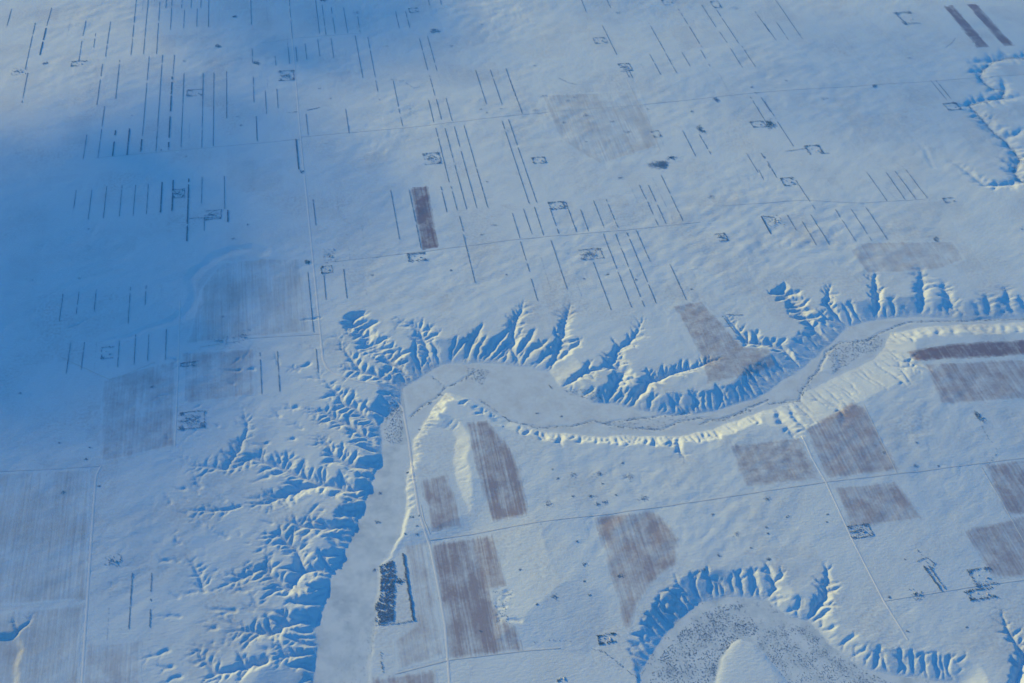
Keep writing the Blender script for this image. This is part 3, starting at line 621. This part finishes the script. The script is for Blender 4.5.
def silo(name):
    n = 10; v = []; f = []
    for k in range(n):
        a = k/n*2*math.pi; v += [(4.5*math.cos(a), 4.5*math.sin(a), -1), (4.5*math.cos(a), 4.5*math.sin(a), 6.5)]
    me = bpy.data.meshes.new(name); me.from_pydata(v, [], [(2*k, 2*((k+1) % n), 2*((k+1) % n)+1, 2*k+1) for k in range(n)]+[tuple(2*k+1 for k in range(n))]); return me
def cone_roof(name):
    n = 10; v = [(5*math.cos(k/n*2*math.pi), 5*math.sin(k/n*2*math.pi), 6.55) for k in range(n)]+[(0, 0, 9)]
    me = bpy.data.meshes.new(name); me.from_pydata(v, [], [(k, (k+1) % n, n) for k in range(n)]+[tuple(range(n))[::-1]]); return me
sw, sr = silo('wall'), cone_roof('roof')
def empty(name, p, rz):
    o = bpy.data.objects.new(name, None); C.objects.link(o); o.location = (p[0], p[1], float(ground(p[0], p[1]))); o.rotation_euler = (0, 0, rz); o.empty_display_size = 5; return o
def house(p, rz, where):
    o = empty('farmhouse', p, rz); link('wall', hw, m_wall, o); r = link('roof', hr, m_roof, o); d = link('door', hd, m_dark, o); d.location = (0, -4.55, 0)
    c = link('chimney', hc, m_red, r); c.location = (3, 1.2, 0); tagu(o, f'white farmhouse {where}', 'farmhouse', 'farmhouses in the yards')
def barn(p, rz, where):
    o = empty('barn', p, rz); link('wall', bw, m_red, o); link('roof', br, m_roof, o); d = link('door', bd, m_dark, o); d.location = (2, -7.05, 0)
    tagu(o, f'long barn {where}', 'barn', 'barns in the yards')
def bin_(p, where):
    o = empty('grain_bin', p, 0); link('wall', sw, m_bin, o); link('roof', sr, m_roof, o); tagu(o, f'round steel grain bin {where}', 'grain bin', 'grain bins in the yards')

def line_pts(a, b, step=7.0, drop=.08):
    n = max(2, int(np.hypot(*(b-a))/step)); t_ = np.linspace(0, 1, n)[:, None]; q = a+(b-a)*t_+rng.normal(0, 3.4, (n, 2)); q = q+13*np.column_stack([perlin(q[:, 0]/70, q[:, 1]/70, 23), perlin(q[:, 0]/70, q[:, 1]/70, 24)]); return q[(rng.random(n) > drop) & (perlin(q[:, 0]/38, q[:, 1]/38, 26) < .55-drop)]
# (zoom box, centre, width, height, plan, where)
FARMS = [
 (0,0,850,180,30,14,'blob','right of the short rows in the cloud shadow'),(0,0,762,362,62,24,'C','inside the long block of rows'),(0,0,308,248,56,18,'C','on the edge of the cloud shadow'),(0,0,75,278,54,26,'thinring','on the pale ground at the upper left'),
 (0,0,180,246,24,12,'blob','below the upper left rows'),(0,0,918,65,26,12,'blob','in the deep blue shade near the upper edge'),(0,0,1000,246,30,20,'blob','left of the upper straight road'),
 (255,0,122,295,58,38,'E','on the upper straight road'),(255,0,618,40,34,16,'ring','above the middle of the upper plain'),(255,0,700,120,44,18,'blob','at the head of the upper middle pair'),(255,0,690,618,64,42,'E','beside the long block of rows'),
 (255,0,262,3,38,10,'blob','at the upper edge of the cloud shadow'),(255,0,395,50,22,14,'thinring','among the upper short rows'),
 (510,0,350,158,44,22,'C','at the end of the faint upper trail'),(510,0,448,262,46,28,'E','at the upper crossroads'),(510,0,112,625,50,22,'ring','right of the long middle rows'),(510,0,580,640,74,36,'full','in the middle of the upper plain, the darkest one'),
 (510,0,632,618,46,14,'blob','attached to the darkest grove'),(510,0,810,390,28,20,'blob','on the upper road right of the middle'),(510,0,570,523,30,24,'ring','above the darkest grove'),(510,0,620,8,50,20,'C','at the upper edge right of the middle'),
 (510,0,803,17,30,24,'ring','at the head of a slanting row near the upper edge'),(510,0,968,485,50,22,'ring','square open yard on the upper right'),(510,0,745,505,32,30,'blob','at the head of the short pair of rows'),
 (764,0,560,70,64,44,'ring','alone on the blue upper right plain'),(764,0,195,585,58,34,'ring','with a tree lined drive on the right'),(764,0,735,416,54,26,'ring','on the brink of the upper right breaks'),(764,0,22,486,44,40,'blob','crossed by the stepping rows'),(764,0,430,335,28,12,'blob','on the road in the upper right'),
 (0,170,695,92,48,32,'E','among the even rows on the blue plain'),(0,170,830,175,64,34,'E','below the even rows on the blue plain'),
 (255,170,633,340,70,32,'ring','at the foot of the narrow dark strip'),(255,170,290,335,40,52,'thinring','loose yard beside the straight road'),(255,170,280,388,42,26,'ring','below the loose roadside yard'),(255,170,205,358,30,20,'blob','on the other side of the straight road'),(255,170,180,8,20,16,'blob','at the bend of the roadside double row'),
 (510,170,183,138,60,28,'ring','heading the middle block of rows'),(510,170,315,328,86,38,'E','in the centre of the middle block'),(510,170,825,262,38,28,'E','on the hummocks right of the fan of rows'),
 (764,170,95,45,50,28,'C','between the stepping rows'),(764,170,40,200,60,46,'thinring','scattered among hummocks on the right'),(764,170,722,117,44,14,'C','lonely one below the upper right rows'),(764,170,670,270,24,20,'blob','on the far corner of the pinkish field'),
 (0,340,750,312,96,64,'E','large square one beside the pale left lane'),(0,340,420,50,46,44,'ring','within the left block of rows'),(0,340,735,95,56,16,'C','at the head of the pale left lane'),
 (0,170,850,668,70,30,'thinring','scattered left half under the blue field'),(0,170,945,650,60,44,'thinring','scattered right half under the blue field'),
 (764,508,375,90,82,46,'E','beside the straight lane under the brown field'),(764,508,853,268,90,62,'ring','dark square one at the lower right'),(764,508,850,335,112,36,'ring','double hedged one under the dark square'),
 (764,508,597,335,42,40,'thinring','on the farm lane at the lower right'),(764,508,487,347,18,12,'blob','at the lane corner on the lower right'),
 (510,508,378,510,68,32,'ring','on the brink above the river bend'),(510,508,203,666,42,16,'blob','on the low ground at the bottom'),(0,508,440,205,60,44,'thinring','beside the double track road at the lower left'),
 (764,340,845,300,36,44,'blob','heading the line of trees above the right road'),(255,508,565,290,30,38,'blob','between the dense grove and its hedge'),
]
for (ox, oy, zx, zy, zw, zh, plan, where) in FARMS:
    px, py = ox+zx/ZS, oy+zy/ZS; c = on(px, py); mx, my = mpp(px, py); W, D = zw/ZS*mx/2, zh/ZS*my/2
    A, B, Cc, Dd = (c+np.array(q) for q in ((-W, -D), (W, -D), (W, D), (-W, D)))
    dr = .26; dens = 6
    if plan == 'ring':
        segs = [(A, B), (B, Cc), (Cc, Dd), (Dd, A)]
        if rng.random() < .5: segs.pop(rng.integers(0, 4))
    elif plan == 'thinring': segs = [(A, B), (B, Cc), (Cc, Dd), (Dd, A), ((A+Dd)/2, (B+Cc)/2)]; dr = .62
    elif plan == 'C': segs = [(Dd, Cc), (Dd, A), (A, (A+B)/2)]
    elif plan == 'E': segs = [(Dd, Cc), (Cc, B), (B, A), ((A*.5+Dd*.5), (A*.5+Dd*.5)+(B-A)*.55)]; dr = .15
    else: segs = []
    P_ = [line_pts(a, b_, dens, dr) for a, b_ in segs]
    if plan == 'ring' and zw > 50: P_ += [line_pts(a+(c-a)*.14, b_+(c-b_)*.14, dens, .3) for a, b_ in segs[:3]]
    if plan in ('blob', 'full'):
        n = int(W*D*4/(200 if plan == 'blob' else 110)); k3 = rng.uniform(-.6, .6, (4, 2)); q = k3[rng.integers(0, 4, max(n, 8))]+rng.normal(0, .3, (max(n, 8), 2)); P_.append(c+q*np.array([W, D]))
    if plan in ('E', 'thinring'): P_.append(c+rng.normal(0, .38, (int(10+W*D/(190 if plan == 'E' else 420)), 2))*np.array([W, D]))
    for a in (A, B, Cc, Dd):
        if rng.random() < .85 and plan in ('ring', 'E', 'C'): P_.append(a+(c-a)*.2+rng.normal(0, 1, (int(6+W*D/800), 2))*np.array([W, D])*.16)
    pts = np.concatenate(P_); n = len(pts)
    o = wood('farm_grove', pts, rng.uniform(4, 9, n), rng.uniform(2.8, 5.4, n), m_ever if rng.random() < .35 else m_tree)
    tagu(o, f'dark farmyard grove {where}', 'grove', 'farmyard groves')
    if zw >= 34 and plan != 'full' and zh > 15:
        house(c+np.array([-W*.3, D*.25]), rng.choice([0, math.pi/2]), f'in grove {where}')
        barn(c+np.array([W*.38, -D*.2]), rng.choice([0, math.pi/2]), f'in grove {where}')
        if zw >= 55:
            bin_(c+np.array([W*.02, -D*.5]), f'in grove {where}')

# hedge rows that run across the view, tree lines, and the dense grove in the valley
def hedge(pts, label, h=(5, 8), r=(3, 5), step=7, drop=.1, name='hedgerow', rows=1):
    q = [on(*p) for p in pts]; P_ = []
    for a, b_ in zip(q[:-1], q[1:]):
        for k in range(rows): P_.append(line_pts(a+np.array([8*k, 2*k]), b_+np.array([8*k, 2*k]), step, drop))
    P_ = np.concatenate(P_); n = len(P_); tagu(wood(name, P_, rng.uniform(*h, n), rng.uniform(*r, n)), label, 'tree row', 'hedgerows and tree lines')
hedge(zr(764, 0, (85, 590), (165, 580)), 'tree lined drive leading left from the ring grove on the upper right')
hedge(zr(764, 0, (220, 598), (255, 598)), 'short hedge right of the ring grove on the upper right')
hedge(zr(0, 170, (738, 190), (828, 184)), 'hedge running across below the even rows on the blue plain')
hedge(zr(255, 0, (130, 440), (165, 435)), 'short hedge left of the upper straight road'); hedge(zr(255, 0, (205, 430), (250, 420)), 'short hedge right of the upper straight road', rows=2)
hedge(zr(510, 170, (720, 165), (760, 180), (985, 180)) [2:] + zr(510, 170, (1030, 185)), 'short thick hedge beside the scattered groves on the right', rows=2)
hedge(zr(764, 508, (620, 225), (690, 322)), 'thick double tree strip, left row, at the lower right', (7, 11), (4, 6), rows=2); hedge(zr(764, 508, (643, 225), (706, 318)), 'thick double tree strip, right row, at the lower right', (7, 11), (4, 6))
hedge(zr(764, 508, (600, 165), (640, 225)), 'loose trees at the head of the double tree strip', (5, 8), (4, 6), 12, .3)
hedge(zr(764, 508, (600, 205), (635, 195), (665, 215), (655, 240), (630, 235)), 'small ring of trees capping the double tree strip')
hedge(zr(764, 340, (820, 280), (850, 335), (875, 385), (910, 415), (905, 445), (870, 490)), 'wandering line of bushes above the right end of the straight road', (3, 6), (3, 6), 14, .4)
hedge(zr(255, 508, (577, 178), (597, 320), (617, 440)), 'thick straight hedge beside the dense valley grove', (8, 12), (5, 7), 6, .02, rows=2)
hedge(zr(255, 508, (617, 440), (560, 450), (470, 458)), 'hedge closing the bottom of the dense valley grove')
hedge(zr(255, 508, (490, 548), (492, 590), (500, 640)), 'loose column of trees below the dense valley grove', (5, 9), (4, 7), 14, .3)
hedge(zr(510, 508, (320, 548), (370, 565), (440, 620), (500, 670)), 'dark brush line along the low terrace edge at the bottom', (3, 5), (3, 5), 9, .3)
hedge(zr(510, 508, (80, 525), (180, 515), (235, 520)), 'faint brush line below the striped field', (2, 4), (3, 5), 14, .4)
hedge(zr(510, 0, (190, 305), (225, 322), (258, 330)), 'curved brush line above the faint brown pasture', (4, 6), (4, 6), 9, .2)
hedge(zr(255, 0, (530, 310), (580, 315), (620, 345), (640, 340)), 'curved brush line between the upper rows', (3, 5), (4, 6), 12, .4)
hedge(zr(510, 170, (828, 570), (860, 612), (885, 650)), 'brush line down the gully beside the dark broken field', (4, 6), (4, 6), 9, .2); hedge(zr(510, 170, (848, 565), (908, 565)), 'short hedge at the head of the gully beside the dark broken field')
hedge(zr(764, 0, (710, 185), (735, 165), (745, 150)), 'brush at the head of the upper right creek', (3, 5), (4, 6), 12, .3)
hedge(zr(510, 340, (150, 175), (165, 190)), 'short brush line at the valley side', (4, 6), (4, 6))
poly = [on(*p) for p in zr(255, 508, (485, 225), (540, 205), (548, 260), (540, 440), (470, 455), (468, 380), (488, 345), (490, 290))]
pa = np.array(poly); q = rng.uniform(pa.min(0), pa.max(0), (2600, 2)); q = q[inside(poly, q[:, 0], q[:, 1])]; q = q[perlin(q[:, 0]/45, q[:, 1]/45, 12) < .22]
tagu(wood('grove', q, rng.uniform(6, 11, len(q)), rng.uniform(3.5, 6, len(q))), 'dense dark grove on the river flat beside the pale strip', 'grove')

# single bushes and thickets that stand alone
BUSH = {(510, 340): [(245,525,20),(345,522,28),(465,535,32),(185,540,12),(245,610,12),(315,610,18),(372,632,22),(340,640,16),(150,640,34),(522,618,34),(415,605,8),(440,480,10),(105,285,10),(200,298,10),(165,505,8),(360,560,10)],
 (510, 508): [(260,130,8),(290,220,18),(290,285,10),(310,340,10),(175,345,22),(105,375,12),(40,240,10),(885,100,20),(940,155,10),(790,25,12),(1000,75,10),(760,240,14),(815,185,14),(740,248,8),(430,265,24),(850,545,8)],
 (255, 508): [(610,35,14),(632,70,8),(632,103,12),(640,30,8),(585,100,8),(465,242,12),(480,55,18),(880,480,8)],
 (0, 340): [(245,595,18),(385,570,12),(595,183,20),(230,403,10),(335,465,10),(80,208,12),(350,420,10)],
 (764, 0): [(85,315,12),(570,227,18),(235,385,26)], (510, 0): [(97,257,8),(130,375,20),(100,432,22),(225,392,16),(295,450,22),(400,475,22),(460,515,22),(298,553,12),(535,425,8),(710,435,16),(945,340,14),(960,362,16),(210,478,14),(250,380,8),(420,50,22),(880,32,30)],
 (510, 170): [(710,465,12),(430,30,20),(785,105,28),(380,408,14),(290,425,10),(490,428,14)], (764, 170): [(1005,230,10)], (255, 170): [(765,390,14),(885,252,12),(935,215,16),(980,408,10),(905,45,8),(455,410,12)],
 (255, 0): [(885,95,8),(250,345,10),(295,385,10),(880,425,10),(905,440,10),(960,425,10),(605,425,8),(765,180,16),(510,180,14)], (764, 508): [(90,35,12),(15,100,10),(250,25,10),(245,55,8),(790,465,8),(560,480,10),(550,200,6),(18,200,16)],
 (0, 170): [(310,423,10),(345,230,8),(868,573,12),(125,430,8),(965,213,10),(910,268,14)], (764, 340): [(465,440,14),(595,400,10),(590,492,14),(680,492,10),(10,620,20)], (255, 340): [(595,518,12),(490,598,14),(640,350,8),(680,245,14),(720,215,18)], (0, 0): [(718,238,14),(925,455,8),(940,490,10),(727,610,10),(515,450,6),(628,585,10)]}
MARKS = [('on the open snow below the bright valley rim', (510, 340)), ('on the snow beside the tapering field', (510, 508)), ('on the river terrace by the valley road', (255, 508)), ('on the pale left plain', (0, 340)), ('on the blue upper right plain', (764, 0)),
 ('on the upper middle plain', (510, 0)), ('around the middle block of rows', (510, 170)), ('near the right edge above the breaks', (764, 170)), ('around the narrow dark strip', (255, 170)), ('on the upper plain left of the middle', (255, 0)),
 ('on the lower right plain', (764, 508)), ('on the blue left plain', (0, 170)), ('along the straight right road', (764, 340)), ('on the valley floor near the winding road', (255, 340)), ('in the upper left cloud shadow', (0, 0))]
for ph, key in MARKS:
    L = sorted(BUSH[key])
    for i, (zx, zy, s) in enumerate(L):
        px, py = key[0]+zx/ZS, key[1]+zy/ZS; c = on(px, py); mx, my = mpp(px, py); R_ = s/ZS*mx*.6
        n = max(5, int(s*1.3)); q = rng.normal(0, .5, (n, 2))*np.array([R_, R_*.75]); pts = c+q
        o = wood('thicket', pts, rng.uniform(2.5, 5.5, n), rng.uniform(2.5, 4.5, n)); pl = '' if len(L) == 1 else f', {ORD[i]} from left'
        tagu(o, f"{'large' if s > 24 else 'tiny' if s < 11 else 'small'} dark thicket {ph}{pl}", 'thicket', 'lone thickets')

q = np.array([on(rnd.uniform(491, 513), rnd.uniform(590, 624)) for k in range(90)]); q = q[perlin(q[:, 0]/60, q[:, 1]/60, 13) > -.05]
tagu(wood('thicket', q, rng.uniform(2.5, 5.5, len(q)), rng.uniform(2.5, 4.5, len(q))), 'broken snowy scrub patch biting into the large striped field', 'thicket', 'lone thickets')
# ------------------------------------------------------------------ brush nobody could count
def brush(name, label, pts, h, r, m=None):
    v, f = crowns(pts, rng.uniform(*h, len(pts)), rng.uniform(*r, len(pts)), (OCT, OCF), 0); o = link(name, npmesh(name, v, f), m or m_shrub); tag(o, label, 'brush', kind='stuff')
def scatter(pts, n, z=FLOOR):
    poly = [at(x, y, z) for x, y in pts]; pa = np.array(poly); q = rng.uniform(pa.min(0), pa.max(0), (n, 2)); return q[inside(poly, q[:, 0], q[:, 1])]
q = scatter(loop, 20000); zz = ground(q[:, 0], q[:, 1]); q = q[(zz < FLOOR+3)]; d = perlin(q[:, 0]/95, q[:, 1]/95, 14) + .5*perlin(q[:, 0]/32, q[:, 1]/32, 15)
e = scatter([(645, 700), (655, 662), (690, 620), (720, 605), (742, 604), (752, 618), (760, 634), (735, 640), (718, 660), (712, 700)], 16000); de = perlin(e[:, 0]/24, e[:, 1]/24, 16)
e2 = scatter([(755, 640), (765, 628), (790, 622), (812, 632), (845, 660), (880, 678), (950, 700), (800, 700)], 12000); de2 = perlin(e2[:, 0]/24, e2[:, 1]/24, 17)
big = lambda z_: perlin(z_[:, 0]/150, z_[:, 1]/150, 19)
q = np.concatenate([q[d > .28], e[de+.7*big(e) > .02], e2[de2+.7*big(e2) > .02]]); q = q[ground(q[:, 0], q[:, 1]) < FLOOR+3]
brush('river_brush', 'dotted willow brush on the frozen river bend', q, (1.4, 3.4), (2.0, 4.2))
q = np.concatenate([scatter([(392, 400), (404, 412), (402, 440), (396, 446), (384, 440), (384, 420)], 500), scatter([(466, 368), (490, 370), (482, 385), (470, 378)], 260), scatter([(562, 388), (600, 392), (602, 402), (570, 394)], 260, -50),
    scatter([(826, 350), (848, 345), (866, 350), (846, 366), (832, 374)], 520), scatter([(846, 342), (872, 336), (886, 338), (876, 354), (858, 352)], 380), scatter([(796, 392), (806, 378), (816, 372), (810, 390), (800, 398)], 160), scatter([(600, 424), (640, 418), (690, 416), (660, 430), (620, 428)], 150)])
brush('valley_brush', 'low dark brush on the main valley floor', q, (2.5, 5), (3, 6))
q = []
for c in creeks:
    p_ = [at(px, py, FLOOR) for px, py in c]
    for a, b_ in zip(p_[:-1], p_[1:]): q.append(line_pts(a, b_, 9, .35)+rng.normal(0, 3.5, (1, 2)))
q = np.concatenate(q); brush('creek_brush', 'dark brush lining the winding frozen creek', np.concatenate([q+rng.normal(0, 6, q.shape), q+rng.normal(0, 11, q.shape)]), (2.5, 5.5), (3, 5.5))
q = []
up_ = [on(x, y) for x, y in ((1034, 184), (1018, 181), (1014, 172), (1020, 160), (1010, 148), (1000, 138), (990, 130), (982, 120), (974, 111), (968, 106), (984, 102), (1002, 99), (1004, 91), (988, 87), (979, 78), (984, 68), (996, 61), (1012, 58), (1034, 60))]
for a, b_ in zip(up_[:-1], up_[1:]): q.append(line_pts(a, b_, 7, .05))
q = np.concatenate(q); brush('ravine_brush', 'dark brush filling the winding ravine at the upper right', np.concatenate([q+rng.normal(0, 14, q.shape), q+rng.normal(0, 34, q.shape)]), (2.5, 5), (3, 6))
rows_ = []
for k in range(9):
    a, b_ = at(334+k*4.2, 688, FLOOR), at(346+k*3.6, 618+rnd.uniform(-6, 14), FLOOR); rows_.append(line_pts(a, b_, 12, .55)+rng.normal(0, 3, (1, 2)))
rows_.append(scatter([(362, 630), (370, 610), (376, 625), (370, 660), (362, 675)], 120)); rows_.append(scatter([(332, 600), (352, 598), (350, 625), (335, 622)], 70))
brush('flat_brush', 'thin rows of brush on the lower river flat', np.concatenate(rows_), (1.2, 2.6), (1.8, 3.2))
q = np.column_stack([rng.uniform(-5200, 13500, 9000), rng.uniform(5200, 21000, 9000)]); d = perlin(q[:, 0]/700, q[:, 1]/700, 18); q = q[(d > .18) & (rng.random(9000) > .3)]
brush('prairie_brush', 'tiny scattered snowberry bushes all over the plain', q, (1.2, 2.8), (1.5, 3.6))

# ------------------------------------------------------------------ haze
hz = link('haze', boxm('haze', 124000, 104000, 1.0)); hz.location = (0, 10000, 0)
for v in hz.data.vertices: v.co.z = -110.0 if v.co.z < 0 else CAM_H+60
m = bpy.data.materials.new('blue_air'); m.use_nodes = True; n = m.node_tree.nodes; n.clear(); o = n.new('ShaderNodeOutputMaterial'); pv = n.new('ShaderNodeVolumePrincipled')
pv.inputs['Color'].default_value = (.05, .36, 1.0, 1); pv.inputs['Density'].default_value = 1.35e-5; pv.inputs['Absorption Color'].default_value = (1, 1, 1, 1); pv.inputs['Anisotropy'].default_value = .0
m.node_tree.links.new(pv.outputs[0], o.inputs['Volume']); hz.data.materials.append(m); tag(hz, 'thin blue winter haze over the whole plain', 'haze', kind='stuff')
# ------------------------------------------------------------------ thin high clouds off toward the sun, above the haze
import bmesh
mc = bpy.data.materials.new('thin_cirrus'); mc.use_nodes = True; n = mc.node_tree.nodes; n.clear(); o = n.new('ShaderNodeOutputMaterial'); pv = n.new('ShaderNodeVolumePrincipled')
pv.inputs['Color'].default_value = (.97, .97, .97, 1); pv.inputs['Density'].default_value = 5.0e-4; pv.inputs['Anisotropy'].default_value = .6; mc.node_tree.links.new(pv.outputs[0], o.inputs['Volume'])
CLOUD_Z = 12600.0
def cloud(px, py, rx, ry, half, rot, seed):
    c = at(px, py); c = c + TO_SUN[:2]/TO_SUN[2]*CLOUD_Z
    bm = bmesh.new(); bmesh.ops.create_icosphere(bm, subdivisions=4, radius=1.0)
    co = np.array([v.co[:] for v in bm.verts]); k = 1+.42*fbm(co[:, 0]*1.7+seed*9, co[:, 1]*1.7+co[:, 2]*.6, 4, seed, .55)
    for v, f in zip(bm.verts, k): v.co = (v.co.x*rx*f, v.co.y*ry*f, v.co.z*half*(.6+.4*f))
    me = bpy.data.meshes.new('cloud'); bm.to_mesh(me); bm.free(); o = link('cloud', me, mc); o.location = (c[0], c[1], CLOUD_Z+rnd.uniform(0, 200)); o.rotation_euler = (0, 0, rot)
    tag(o, 'thin high cloud between the plain and the low sun', 'cloud', kind='stuff')
for k, a in enumerate([(-60, 270, 4700, 3900, 420, .3), (130, 230, 3600, 2700, 260, .5), (285, -20, 3000, 2500, 420, .3), (190, 100, 2700, 1300, 240, .5), (-20, 440, 3200, 2600, 150, .2), (370, 30, 2000, 1500, 190, 0), (640, -10, 2200, 1300, 75, .2),
                       (930, 60, 4300, 2600, 100, .1), (20, 640, 2600, 1900, 70, .3), (1030, 430, 3000, 2800, 60, .3)]): cloud(*a, k+1)
print('TRIS', sum(len(o.data.loops)-2*len(o.data.polygons) for o in C.objects if o.type == 'MESH'), 'OBJECTS', len(C.objects))
